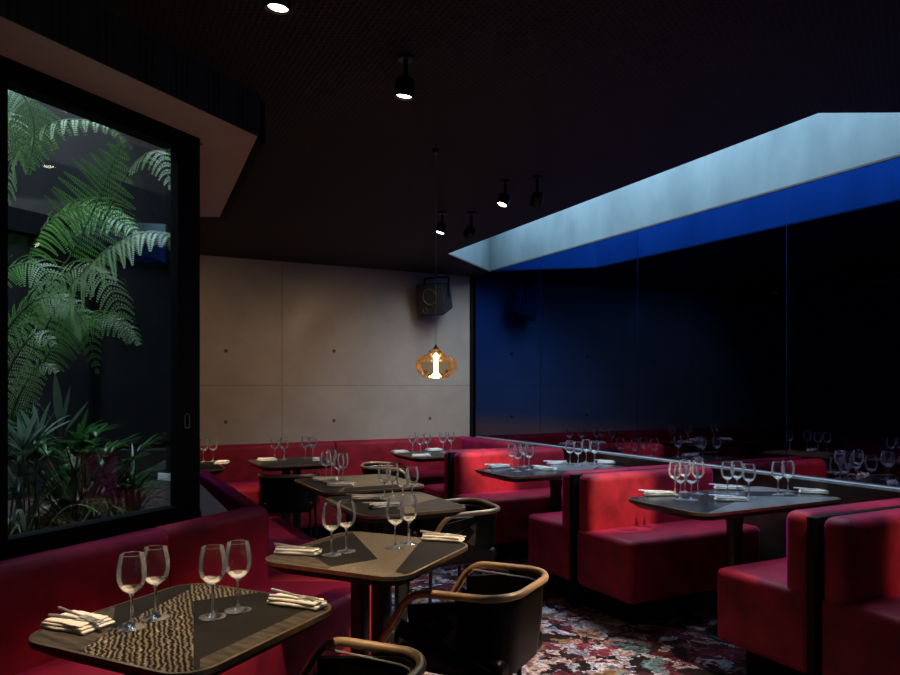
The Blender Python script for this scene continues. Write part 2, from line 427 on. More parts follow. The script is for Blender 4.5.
# dado and its pale ledge in front of the mirror
dd = struct(obj('baseboard_right', PS([R(-.035, .16), R(.0, .16), R(.0, 9), R(-.035, 9)], 0, .818), 'dado', smooth=False))
struct(obj('ledge', PS([R(-.05, .16), R(.0, .16), R(.0, 9), R(-.05, 9)], .818, .832), 'dado_trim', dd, smooth=False))
# skylight shaft
def shaft_wall(a, b, z0=CEIL + .012, z1=3.25):
    return wall_run(a, b, .12, z0, z1)
sh = struct(obj('skylight_shaft', shaft_wall(R(0, .3), R(0, 5.42)), 'concrete_shaft', smooth=False))
sh.name = 'wall_skylight'
for a, b in ((HOLE[1], HOLE[0]), (HOLE[0], HOLE[3]), (HOLE[3], HOLE[2])):
    d = (b - a).normalized()
    struct(obj('shaft_side', PS([a - d * .1, b + d * .1, b + d * .1 + Vector((d.y, -d.x, 0)) * .12, a - d * .1 + Vector((d.y, -d.x, 0)) * .12], CEIL + .012, 3.25), 'concrete_shaft', sh, smooth=False))
# soffit over the window
sof_edge0, sof_c = Vector((-.795, 2.975, 0)), Vector((-1.40, 4.38, 0))
sofp = [sof_c - Vector((0, 0, 0)), sof_edge0, sof_edge0 - Vector((.43, .903, 0)) * 3.2, L(-.17, -3.6), L(-.17, .29), Vector((-1.60, 4.38, 0))]
so = struct(obj('trim_soffit', PS(sofp, SOF, CEIL), 'concrete_soffit', smooth=False))
fd = Vector((.43, .903, 0)).normalized(); fn = Vector((fd.y, -fd.x, 0))
struct(obj('fascia', PS([sof_edge0 + fn * .003, sof_edge0 + fn * .012, sof_edge0 + fn * .012 - fd * 3.4, sof_edge0 + fn * .003 - fd * 3.4], SOF - .002, CEIL), 'ceiling_mesh', so, smooth=False))
d = (sof_c - sof_edge0).normalized(); n = Vector((d.y, -d.x, 0))
struct(obj('edge_channel', PS([sof_edge0 + n * .004 + d * .03, sof_c + n * .004, sof_c + n * .04, sof_edge0 + n * .04 + d * .06], SOF - .004, CEIL), 'frame_black', so, smooth=False))
# window wall towards the camera and below the window
struct(obj('wall_window', PS([L(-.13, -.66), L(-.24, -.66), L(-.24, -4.6), L(-.13, -4.6)], 0, SOF), 'wall_dark', smooth=False))
struct(obj('wall_sill', PS([L(-.13, -.66), L(-.24, -.66), L(-.24, .26), L(-.13, .26)], 0, .80), 'wall_dark', smooth=False))
# window: frame in the plane of the glass
win = struct(obj('window_1', PS([L(-.16, -.55), L(-.164, -.55), L(-.164, .15), L(-.16, .15)], .86, 2.31), 'window_glass', smooth=False))
def fr(k0, k1, z0, z1, o0=-.13, o1=-.20, name='window_frame'):
    return obj(name, PS([L(o0, k0), L(o1, k0), L(o1, k1), L(o0, k1)], z0, z1), 'frame_black', win, smooth=False)
fr(.145, .262, .80, SOF, -.13, -.172); fr(-.66, -.55, .80, SOF); fr(-.55, .146, .80, .878); fr(-.55, .146, 2.325, SOF)
hp = at(188, 421, 2.93)
kk = (hp - PA).dot(uL); 
bm = bmesh.new(); tube(bm, fillet([(0, 0, -.028), (0, .012, -.028), (0, .012, .028), (0, -.012, .028), (0, -.012, -.028), (0, .002, -.028)], .012, 5), .0022, 8)
obj('window_handle', bm, 'handle_grey', win, L(-.127, kk, hp.z), (0, 0, aL))
# courtyard
CW = .15
c2, c3 = CT[2], CT[3]
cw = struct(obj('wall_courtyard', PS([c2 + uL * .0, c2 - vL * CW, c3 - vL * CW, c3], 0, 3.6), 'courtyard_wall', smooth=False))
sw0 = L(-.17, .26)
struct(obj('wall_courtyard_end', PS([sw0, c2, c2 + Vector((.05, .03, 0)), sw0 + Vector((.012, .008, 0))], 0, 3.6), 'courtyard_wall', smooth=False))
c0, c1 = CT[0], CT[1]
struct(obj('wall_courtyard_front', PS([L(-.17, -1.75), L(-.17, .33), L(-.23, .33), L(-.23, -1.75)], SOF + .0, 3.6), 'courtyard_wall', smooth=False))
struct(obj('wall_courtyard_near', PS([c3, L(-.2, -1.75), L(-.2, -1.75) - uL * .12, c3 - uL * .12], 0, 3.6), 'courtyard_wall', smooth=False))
struct(obj('ground_courtyard', PS([L(-.24, -1.7), L(-.24, .30), c2, c3], .5, .76), 'soil', smooth=False))
# dark lintel and window across the court
fo = -(c2 - PA).dot(vL)
def far(k0, k1, z0, z1, o): return PS([L(-fo + .001, k0), L(-fo + o, k0), L(-fo + o, k1), L(-fo + .001, k1)], z0, z1)
w2 = struct(obj('window_2', far(-1.2, 1.55, 1.0, 2.62, .012), 'outdoor_pane', smooth=False))
obj('lintel', far(-1.6, 1.62, 2.18, 2.30, .06), 'frame_black', w2, smooth=False)
for k in (-1.2, -.1, .9): obj('mullion', far(k, k + .05, .9, 2.2, .04), 'frame_black', w2, smooth=False)
o = obj('kerb_stone', BX(-.55, .55, -.05, .05, 0, .07, bev=.012), 'stone', None, at(20, 514, 2.95), (0, 0, aL + PI / 2 + .5))
o.location.z = .755; tag(o, 'tan kerb stone on the soil at lower left behind the window', 'kerb stone')

# ------------------------------------------------------------------ planting
def leaflet(bm, p, d, nrm, ln, w):
    s = d.cross(nrm).normalized() * w
    a, b2, c, e = bm.verts.new(p), bm.verts.new(p + d * ln * .4 + s), bm.verts.new(p + d * ln), bm.verts.new(p + d * ln * .4 - s)
    bm.faces.new((a, b2, c, e))
def frond_mesh(pts, plen, face, droop=.35, npair=26, start=.12, lw=.036, rise=.45, rnd=None):
    """pts: rachis; plen: longest pinna; face: the side the frond shows"""
    rnd = rnd or random.Random(3); bm = bmesh.new(); face = Vector(face).normalized()
    pts = fillet(pts, 10, 8)
    cum = [0]
    for a, c in zip(pts, pts[1:]): cum.append(cum[-1] + (c - a).length)
    Lh = cum[-1]
    def ev(u):
        q = u * Lh
        for i in range(len(pts) - 1):
            if cum[i + 1] >= q - 1e-9:
                w = (q - cum[i]) / max(1e-9, cum[i + 1] - cum[i]); return pts[i].lerp(pts[i + 1], w), (pts[i + 1] - pts[i]).normalized()
        return pts[-1], (pts[-1] - pts[-2]).normalized()
    for i in range(npair):
        u = start + (1 - start) * (i + .5) / npair
        p, t = ev(u)
        f = (math.sin(min(1, (u - start) / (1 - start) * 2.2 + .35) * PI / 2)) * (1 - ((u - start) / (1 - start)) ** 2.2) + .03
        ln = plen * f * rnd.uniform(.9, 1.06)
        for sg in (-1, 1):
            s = t.cross(face).normalized() * sg
            d = (s * 1.0 + t * rise + face * rnd.uniform(-.12, .12)).normalized()
            q = p.copy(); n = max(6, int(ln / .011)); st = ln / n
            for j in range(n):
                w = j / n
                d2 = (d + t * (.25 * w) + Vector((0, 0, -1)) * droop * w * 1.4).normalized()
                nn = d2.cross(t).normalized()
                if nn.dot(face) < 0: nn = -nn
                ll = plen * lw * 2.2 * (1 - w ** 1.6) + .004
                for s2 in (-1, 1):
                    ld = (t * s2 + d2 * .45).normalized()
                    leaflet(bm, q, ld, nn, ll, st * .40)
                q = q + d2 * st
    return bm, pts
fern = thing('tree_fern', 'tall green tree fern behind the black framed window', 'fern', at(-40, 560, 3.25) * 1.0)
fern.location.z = .76
inv = Vector(fern.location)
def frond(pix, plen, matn, face=(.25, -.75, .6), **k):
    pts = [at(x, y, Y) - inv for x, y, Y in pix]
    bm, pp = frond_mesh(pts, plen, face, **k)
    fo_ = obj('frond', bm, matn, fern, smooth=False)
    rb = TB(pp, [.006 * (1 - .75 * i / len(pp)) for i in range(len(pp))], 6)
    obj('rachis', rb, 'rachis', fo_)
rn = random.Random
frond([(2, 335, 3.15), (32, 290, 3.15), (64, 268, 3.15), (92, 215, 3.1), (124, 138, 3.0)], .27, 'fern_green', start=.45, npair=13, droop=.30, rise=.15, rnd=rn(1))
frond([(0, 470, 3.1), (25, 370, 3.1), (60, 300, 3.15), (95, 258, 3.1), (135, 232, 3.1), (170, 234, 3.1), (186, 256, 3.1)], .34, 'fern_pale', face=(.1, -.5, 1), start=.42, npair=17, droop=.9, rise=.15, rnd=rn(2))
frond([(-10, 240, 3.0), (15, 150, 2.95), (55, 118, 2.9), (105, 122, 2.95), (135, 150, 3.0)], .17, 'fern_pale', face=(.1, -.5, 1), start=.2, npair=19, droop=1.3, rise=.1, rnd=rn(3))
frond([(-20, 80, 2.85), (8, 82, 2.85), (28, 98, 2.85), (36, 130, 2.85), (28, 175, 2.85)], .16, 'fern_green', start=.1, npair=17, droop=.5, rnd=rn(4))
frond([(-25, 130, 2.95), (-5, 110, 2.95), (12, 125, 2.95), (14, 165, 2.95)], .13, 'fern_pale', start=.1, npair=12, droop=.8, rnd=rn(5))
frond([(0, 430, 3.3), (30, 350, 3.3), (60, 305, 3.3), (85, 320, 3.3), (98, 375, 3.25)], .13, 'fern_green', face=(.2, -1, .4), start=.35, npair=17, droop=.7, rnd=rn(6))
frond([(0, 400, 3.2), (20, 335, 3.2), (45, 285, 3.2), (85, 262, 3.15), (115, 290, 3.1), (128, 345, 3.1)], .17, 'fern_pale', face=(.2, -.8, .7), start=.38, npair=19, droop=.9, rnd=rn(7))
frond([(-20, 300, 3.0), (10, 265, 3.0), (40, 262, 2.98), (62, 300, 2.95)], .16, 'fern_green', face=(.1, -.7, .7), start=.2, npair=12, droop=.7, rnd=rn(10))
frond([(-10, 420, 2.95), (12, 360, 2.95), (35, 330, 2.95), (55, 345, 2.95)], .15, 'fern_pale', face=(.1, -.8, .6), start=.25, npair=12, droop=.6, rnd=rn(11))
frond([(90, 250, 3.7), (130, 165, 3.5), (160, 145, 3.3), (172, 190, 3.2)], .16, 'fern_pale', face=(0, -.8, .8), start=.5, npair=12, droop=1.2, rnd=rn(12))
frond([(0, 300, 3.9), (40, 225, 3.9), (90, 200, 3.9), (140, 235, 3.8)], .3, 'fern_green', face=(0, -.8, .8), start=.2, npair=16, droop=.8, rnd=rn(13))
frond([(-15, 380, 3.05), (8, 325, 3.05), (38, 296, 3.05), (70, 300, 3.05), (88, 330, 3.02)], .17, 'fern_green', face=(.1, -.7, .7), start=.25, npair=17, droop=.7, rnd=rn(21))
frond([(20, 420, 3.3), (48, 350, 3.3), (80, 318, 3.3), (118, 318, 3.25), (140, 345, 3.2)], .20, 'fern_green', face=(.1, -.6, .8), start=.3, npair=18, droop=.8, rnd=rn(22))
frond([(0, 450, 3.0), (18, 395, 3.0), (40, 362, 3.0), (58, 372, 2.98)], .13, 'fern_pale', face=(.1, -.7, .7), start=.3, npair=14, droop=.7, rnd=rn(23))
bm = bmesh.new()
tp = at(-12, 330, 3.15) - inv
tube(bm, [Vector((0, 0, 0)), Vector((.02, 0, .3)), tp * .7, tp], [.085, .075, .065, .05], 12)
obj('trunk', bm, 'bark', fern)

def blade(bm, p, d, ln, w, bend, n=7, fold=.15):
    d = d.normalized(); q = p.copy(); prev = None
    s = d.cross(Vector((0, 0, 1)))
    if s.length < .05: s = Vector((1, 0, 0))
    s.normalize()
    for i in range(n + 1):
        u = i / n; ww = w * math.sin(PI * (.08 + .92 * u)) ** .75 * (1 - .25 * u) if i < n else .0005
        nn = s.cross(d).normalized()
        row = [bm.verts.new(q - s * ww), bm.verts.new(q - nn * ww * fold), bm.verts.new(q + s * ww)]
        if prev:
            bm.faces.new((prev[0], prev[1], row[1], row[0])); bm.faces.new((prev[1], prev[2], row[2], row[1]))
        prev = row; q = q + d * ln / n; d = (d + Vector((0, 0, -1)) * bend / n).normalized()
def palm(name, label, base, n, spread, hmin, hmax, lf, matn, seed, fan=7, ang=(0, 2 * PI), straps=0):
    r = random.Random(seed); t = thing(name, label, 'plant', base)
    st, lv = bmesh.new(), bmesh.new()
    for i in range(n):
        a = r.uniform(*ang); tilt = r.uniform(.05, spread); h = r.uniform(hmin, hmax)
        d = Vector((math.cos(a) * tilt, math.sin(a) * tilt, 1)).normalized()
        b0 = Vector((r.uniform(-.05, .05), r.uniform(-.05, .05), -.01))
        mid = b0 + d * h * .6; top = b0 + d * h + Vector((d.x, d.y, 0)) * .06
        tube(st, [b0, mid, top], [.005, .004, .003], 5)
        out_ = Vector((d.x, d.y, .15)).normalized()
        side = out_.cross(Vector((0, 0, 1))).normalized()
        for j in range(fan):
            q = (j / (fan - 1) - .5) * 2 if fan > 1 else 0
            dd_ = out_ * (1.05 - abs(q) * .6) + side * q * 1.0 + Vector((0, 0, .35 + r.uniform(-.1, .25)))
            blade(lv, top, dd_, lf * r.uniform(.75, 1.1), lf * .075 * r.uniform(.8, 1.2), r.uniform(.5, 1.2))
    for i in range(straps):
        a = r.uniform(0, 2 * PI); tl = r.uniform(.15, .9)
        blade(lv, Vector((r.uniform(-.07, .07), r.uniform(-.06, .06), 0)), Vector((math.cos(a) * tl, math.sin(a) * tl, 1)), r.uniform(.26, .50), r.uniform(.006, .012), r.uniform(1.0, 2.4), 9)
    obj('stems', st, 'rachis', t); obj('foliage', lv, matn, t)
    return t
def ground(x, y):
    p = on_z(x, y, .76); return p
palm('lady_palm', 'dark green lady palm clump on the soil left of the window centre', at(78, 535, 3.05) * Vector((1, 1, 0)) + Vector((0, 0, .76)) if False else Vector((at(78, 500, 3.05).x, 3.05, .76)), 30, .6, .16, .46, .15, 'palm_leaf', 5, 9, straps=90)
palm('lady_palm', 'pale bluish leaved palm at the lower left of the window', Vector((at(22, 500, 2.8).x, 2.8, .76)), 7, .35, .16, .40, .18, 'palm_pale', 9, 7, straps=14)
palm('lady_palm', 'low dark palm spreading right below the fern', Vector((at(125, 500, 3.2).x, 3.2, .76)), 7, .6, .06, .2, .16, 'palm_leaf', 12, 6, straps=30)
sp = thing('broadleaf_plant', 'small plant with upright broad pale leaves above the palm clump', 'plant', Vector((at(60, 500, 3.25).x, 3.25, .76)))
bm = bmesh.new(); bs = bmesh.new()
for (x0, y0, x1, y1, w) in ((60, 425, 55, 372, .022), (62, 425, 70, 385, .010), (52, 420, 30, 392, .016), (66, 430, 88, 400, .012)):
    a = at(x0, y0, 3.25) - Vector(sp.location); e = at(x1, y1, 3.2) - Vector(sp.location)
    blade(bm, a, e - a, (e - a).length, w, .1)
    tube(bs, [Vector((0, 0, 0)), a * .6 + Vector((0, 0, .02)), a], [.005, .004, .003], 5)
obj('foliage', bm, 'palm_pale', sp); obj('stems', bs, 'rachis', sp)

# ------------------------------------------------------------------ seating
def bench_part(name, prof, path, parent, mat='velvet', **k):
    return obj(name, sweep(prof, path, **k), mat, parent, sharp=50)
# angled banquette under the window
bq = thing('banquette', 'red velvet banquette below the black window, beside the two nearest tables', 'banquette', (0, 0, 0))
bq2 = thing('banquette', 'red velvet banquette turning away beside the grey concrete ledge', 'banquette', (0, 0, 0))
dB = dR
a0 = PA - uL * 3.6; a1 = PA - uL * .02; cor = Vector((-.803, 3.198, 0)); bE = cor + dB * 1.60
nA = Vector((uL.y, -uL.x, 0)); nB = Vector((dB.y, -dB.x, 0)); mit = (nA + nB).normalized(); mit /= mit.dot(nA)
bp = round_prof(-.118, 0, .44, TOP, .045)
bench_part('backrest', bp, [a0, a1], bq)
bench_part('backrest', bp, [a1 + uL * .004, cor - uL * .002], bq, n1=mit)
bench_part('backrest', bp, [cor + dB * .002, bE], bq2, n0=mit)
spf = round_prof(-.08, .455, .12, .50, .04)
bench_part('seat', spf, [a0, cor - uL * .002], bq, n1=mit)
bench_part('seat', spf, [cor + dB * .002, bE], bq2, n0=mit)
ppf = round_prof(-.08, .36, 0, .13, .01)
bench_part('plinth', ppf, [a0, cor - uL * .002], bq, 'divider_black', n1=mit); bench_part('plinth', ppf, [cor + dB * .002, bE], bq2, 'divider_black', n0=mit)
pl = struct(obj('ledge_concrete', PS([cor - nB * .122 - nA * .06 , bE - nB * .122, bE - nB * .122 - Vector((.25, -.1, 0)), Vector((-1.60, 4.46, 0)), L(-.13, .28)], 0, .805), 'plinth', smooth=False))
# banquette along the concrete wall
b2 = thing('banquette', 'straight red velvet banquette along the concrete back wall', 'banquette', (0, 0, 0))
w0, w1 = R(-6.5, .01), R(-.20, .01)
bpw = round_prof(0.0, .15, .44, TOP, .045); spw = round_prof(.0, .68, .12, .50, .04)
cuts = [-6.5, -4.6, -3.1, -1.6, -.20]
for q0, q1 in zip(cuts, cuts[1:]): bench_part('backrest', bpw, [R(q0 + .002, .01), R(q1 - .002, .01)], b2)
bench_part('seat', spw, [w0, w1], b2)
bench_part('plinth', round_prof(.0, .58, 0, .13, .01), [w0, w1], b2, 'divider_black')
# short return of it along the mirror, beside the first booth
b3 = thing('banquette', 'short red banquette along the blue mirror in the far corner', 'banquette', (0, 0, 0))
bench_part('backrest', round_prof(.0, .13, .44, TOP, .045), [R(-.056, .012), R(-.056, 1.10)], b3)
bench_part('seat', round_prof(.0, .2, .12, .495, .04), [R(-.056, .71), R(-.056, 1.07)], b3)
bench_part('plinth', round_prof(.0, .18, 0, .13, .01), [R(-.056, .71), R(-.056, 1.07)], b3, 'divider_black')
# double booths
def booth(tc, label, sL=-1.1):
    o = thing('booth_bench', label, 'booth', R(0, tc), aR, 'back to back velvet booths along the mirror')
    x0, x1 = sL, -.058
    for sg in (1, -1):                              # local y: + away from the camera
        def yy(a, c): return (a, c) if sg > 0 else (-c, -a)
        obj('backrest', BX(x0, x1, *yy(.022, .155), .46, TOP, bev=.045, seg=5), 'velvet', o)
        obj('seat', BX(x0 - .01, x1, *yy(.022, .52), .15, .50, bev=.035, seg=4), 'velvet', o)
        obj('plinth', BX(x0 + .09, x1, *yy(.022, .42), 0, .155), 'divider_black', o)
    obj('divider', BX(x0 - .022, x1, -.021, .021, .0, TOP - .008, bev=.004), 'divider_black', o)
    return o
booth(1.63, 'farthest red velvet booth bench beside the concrete wall')
booth(3.29, 'middle red velvet double booth bench between the two mirror tables')
booth(4.92, 'nearest red velvet double booth bench at the right edge')

# ------------------------------------------------------------------ tables
def rrect(w, d, r, n=8):
    pts = []
    for (sx, sy, a0) in ((1, 1, 0), (-1, 1, 90), (-1, -1, 180), (1, -1, 270)):
        for j in range(n + 1):
            a = math.radians(a0 + 90 * j / n)
            pts.append((sx * (w / 2 - r) + r * math.cos(a), sy * (d / 2 - r) + r * math.sin(a)))
    return pts
def inpoly(p, poly):
    c = False; n = len(poly)
    for i in range(n):
        a, b_ = poly[i], poly[i - 1]
        if (a[1] > p[1]) != (b_[1] > p[1]) and p[0] < (b_[0] - a[0]) * (p[1] - a[1]) / (b_[1] - a[1]) + a[0]: c = not c
    return c
def make_table(label, c, rz, w=.6, d=.6, regions=(), base=0, mats=('inlay_dark', 'inlay_rippled', 'inlay_grain', 'inlay_fine'), booth_leg=False, r=.085, group=None):
    t = thing('dining_table', label, 'table', (c[0], c[1], 0), rz, group)
    inv = Matrix.Rotation(-rz, 3, 'Z')
    regs = []
    for mi, poly in regions:
        q = [inv @ (on_z(x, y, TZ) - Vector((c[0], c[1], 0))) for x, y in poly]
        regs.append((mi, [(v.x, v.y) for v in q]))
    bm = bmesh.new(); ol = rrect(w, d, r)
    bm.faces.new([bm.verts.new((x, y, TZ)) for x, y in ol])
    for mi, q in regs:
        for i in range(len(q)):
            a, e = Vector((*q[i - 1], 0)), Vector((*q[i], 0)); dv = e - a
            if dv.length < 1e-4: continue
            bmesh.ops.bisect_plane(bm, geom=bm.verts[:] + bm.edges[:] + bm.faces[:], plane_co=a, plane_no=(dv.y, -dv.x, 0))
    for f in bm.faces:
        cc = f.calc_center_median(); f.material_index = base
        for mi, q in regs:
            if inpoly((cc.x, cc.y), q): f.material_index = mi
    bound = None
    # underside: a thick slab with a chamfered lower edge
    k = len(ol)
    rings = []
    for (ins, z) in ((0, TZ - .0002), (0, TZ - .016), (.035, TZ - .042), ):
        rings.append([bm.verts.new((x * (1 - 2 * ins / w), y * (1 - 2 * ins / d), z)) for x, y in ol])
    for A, B in zip(rings, rings[1:]):
        for j in range(k):
            f = bm.faces.new((A[j], A[(j + 1) % k], B[(j + 1) % k], B[j])); f.material_index = 0
    bm.faces.new(rings[-1]).material_index = 0
    obj('tabletop', bm, list(mats), t, smooth=False)
    bm = bmesh.new(); ol1, ol2 = rrect(w + .004, d + .004, r + .002), rrect(w - .012, d - .012, r - .006)
    rr_ = [[bm.verts.new((x, y, z)) for x, y in o_] for o_, z in ((ol1, TZ - .013), (ol1, TZ + .0008), (ol2, TZ + .0012))]
    for A, B in zip(rr_, rr_[1:]):
        for j in range(k): bm.faces.new((A[j], A[(j + 1) % k], B[(j + 1) % k], B[j]))
    obj('rim', bm, 'rim_brass', t, smooth=False)
    if booth_leg:
        obj('pedestal', LT([(0, .012), (.13, .012), (.12, .03), (.06, .07), (.045, .14), (.042, .6), (.055, .70), (.13, .712), (0, .712)], 24), 'table_black', t)
        obj('base_plate', LT([(0, 0), (.155, 0), (.155, .008), (.14, .013), (0, .013)], 28), 'table_black', t)
    else:
        for sx in (-.045, .045):
            obj('pedestal', BX(sx - .027, sx + .027, -.027, .027, .012, .712, bev=.004), 'table_black', t)
        obj('base_plate', BX(-.14, .14, -.14, .14, 0, .013, bev=.004), 'table_black', t)
        obj('support_plate', BX(-.14, .14, -.14, .14, .700, .712), 'table_black', t)
    return t
T = {}
T[1] = (Vector((-.68, 1.883, 0)), aL); T[2] = (Vector((-.295, 2.672, 0)), aL)
T[3] = (Vector((-.30, 3.80, 0)), aR); T[4] = (Vector((-.59, 4.60, 0)), aR)
T[5] = (Vector((-2.07, 5.50, 0)), aR); T[6] = (Vector((-1.30, 5.90, 0)), aR)
T[7] = (R(-.74, .95), aR); T[8] = (R(-.66, 2.48), aR); T[9] = (R(-.62, 4.09), aR)
make_table('dark table nearest the camera, with rippled brass wedge, beside the window banquette', *T[1], .57, .57,
           [(1, [(82, 650), (112, 629), (190, 589), (193.5, 570), (193.5, 680), (70, 680)]),
            (2, [(0, 660), (82, 650), (112, 629), (116, 600), (116, 560), (0, 560)]),
            (1, [(193.5, 601), (262, 592), (262, 560), (193.5, 560)]),
            (2, [(200, 659), (300, 612.5), (400, 575), (400, 700), (200, 700)])])
make_table('second dark inlaid table from the front, beside the bronze railed chair', *T[2], .585, .585,
           [(0, [(353, 533), (378, 559), (331, 567), (300, 549)]), (0, [(395, 572), (419, 543), (440, 530), (500, 540), (470, 590)]),
            (2, [(353, 520), (353, 533), (300, 549), (331, 567), (310, 580), (240, 560), (260, 520)])], base=3)
make_table('third inlaid table from the front, in the middle of the room', *T[3], .57, .67,
           [(0, [(330, 498), (372, 490), (400, 510), (420, 520), (390, 530)]), (2, [(410, 505), (450, 495), (480, 508), (420, 513)])], base=3)
make_table('fourth inlaid table from the front, standing behind the third', *T[4], .66, .72,
           [(0, [(280, 480), (320, 474), (350, 482), (330, 498)]), (0, [(345, 488), (400, 484), (410, 495), (340, 496)])], base=3)
make_table('far left table partly behind the black window frame', *T[5], .60, .60)
make_table('far table below the wall joint at the concrete wall', *T[6], .60, .60, base=2)
make_table('far table below the glowing glass pendant', *T[7], 1.0, .60, booth_leg=True, base=2)
make_table('dark booth table between the farthest and the middle booths', *T[8], 1.12, .56, [(1, [(540, 471), (560, 461.5), (612, 460), (590, 470)])], booth_leg=True, mats=('table_slate', 'table_skylit'))
make_table('dark booth table between the middle and the nearest booths', *T[9], 1.08, .58, [(1, [(733, 486.5), (770, 480), (800, 480), (805, 491.5), (745, 491.5)]), (1, [(690, 520), (750, 496), (860, 497.5), (800, 510)])], booth_leg=True, mats=('table_slate', 'table_skylit'))

# ------------------------------------------------------------------ glasses, napkins, cutlery
GH = .186
bowl_prof = [(.0045, .088), (.012, .090), (.022, .097), (.030, .108), (.0345, .122), (.0355, .136), (.0345, .155), (.0312, .172), (.0280, GH)]
inner = [(r - .0009, z + (.0012 if i < 3 else 0)) for i, (r, z) in enumerate(bowl_prof)]
stem_prof = [(0, .0), (.035, .0), (.0355, .0015), (.030, .003), (.016, .0055), (.006, .011), (.0036, .02), (.0032, .05), (.0036, .075), (.006, .086), (.010, .0905), (0, .0925)]
proto = {}
def wine_glass(loc, label, group, sc=1.0):
    if 'g' not in proto:
        g = thing('wine_glass', label, 'wine glass')
        obj('bowl', LT(bowl_prof, 28), 'bowl_glass', g, sharp=80)
        rm = bmesh.new(); tube(rm, [Vector((.0280 * math.cos(a), .0280 * math.sin(a), GH)) for a in [2 * PI * j / 28 for j in range(29)]], .0006, 5, cap=False)
        obj('rim', rm, 'stem_glass', g)
        obj('stem', LT(stem_prof, 18), 'stem_glass', g); obj('bowl_base', LT([(0, .0905), (.010, .0915), (.019, .0965), (.0245, .104), (.018, .1005), (.008, .0965), (0, .0955)], 22), 'bowl_foot', g)
        proto['g'] = g
    else: g = copy_tree(proto['g'])
    g['label'] = label; g['group'] = group; g.location = loc; g.rotation_euler.z = random.uniform(0, 6); g.scale = (sc,) * 3
    return g
def make_napkin(long):
    n = bpy.data.objects.new('napkin', None); COL.objects.link(n); n.empty_display_size = .05
    w, d = (.105, .036) if long else (.095, .062)
    hs = (.012, .010) if long else (.008, .008, .007)
    z = 0
    for i, h in enumerate(hs):
        bm = bmesh.new()
        bx = box(bm, -w + .006 * i, w - .010 * i, -d + .003 * i, d - .004 * i, z, z + h, bev=h * .48, seg=3)
        bmesh.ops.subdivide_edges(bm, edges=[e for e in bm.edges if abs((e.verts[0].co - e.verts[1].co).x) > .05], cuts=8)
        for v in bm.verts:
            v.co.y += .0025 * math.sin(v.co.x * 38 + i * 1.3)
            if v.co.z > z + h * .4: v.co.z += .0016 * noise.noise(v.co * 45 + Vector((i, 0, 0)))
        obj('fold', bm, 'linen', n, sharp=70); z += h - .0012
    n['top'] = z
    return n
def cut_knife():
    bm = bmesh.new()
    o = thing('table_knife', '', 'knife')
    box(bm, -.005, .085, -.008, .008, 0, .0018, bev=.0008, seg=1); obj('blade', bm, 'steel', o)
    obj('handle', TB([(-.09, 0, .003), (-.07, 0, .0033), (-.02, 0, .003), (0, 0, .002)], [.0035, .005, .0042, .0028], 8), 'steel', o)
    return o
def cut_fork():
    o = thing('table_fork', '', 'fork')
    obj('handle', TB([(-.09, 0, .003), (-.07, 0, .0032), (0, 0, .0028), (.03, 0, .0035)], [.0045, .0045, .0026, .0026], 8), 'steel', o)
    bm = bmesh.new(); box(bm, .028, .05, -.011, .011, .002, .005, bev=.001, seg=1)
    for y in (-.0088, -.003, .003, .0088): box(bm, .048, .092, y - .0015, y + .0015, .0025, .0048)
    obj('tines', bm, 'steel', o)
    return o
def napkin(loc, rz, long, label, group, cutlery=True, sc=1.0):
    key = 'nl' if long else 'nw'
    if key not in proto: proto[key] = make_napkin(long); n = proto[key]
    else: n = copy_tree(proto[key])
    tag(n, 'folded white napkin ' + label, 'napkin', group); n.location = loc; n.rotation_euler = (0, 0, rz); n.scale = (sc, sc, 1)
    if cutlery:
        for key2, mk, dy, da in (('k', cut_knife, -.012, .10), ('f', cut_fork, .012, -.22)):
            if key2 not in proto: proto[key2] = mk(); c = proto[key2]
            else: c = copy_tree(proto[key2])
            kind = 'knife' if key2 == 'k' else 'fork'
            tag(c, f'steel {kind} on the napkin ' + label, kind, 'cutlery on the napkins')
            c.location = Vector(loc) + Matrix.Rotation(rz, 3, 'Z') @ Vector((.012 if kind == 'knife' else -.02, dy, 0)) + Vector((0, 0, n['top'] + .0012)); c.rotation_euler = (0, 0, rz + da)
    return n
TN = {1: 'the nearest table', 2: 'the second table from the front', 3: 'the third table from the front', 4: 'the fourth table from the front',
      5: 'the far left table', 6: 'the far table under the wall joint', 7: 'the pendant table', 8: 'the far booth table', 9: 'the near booth table'}
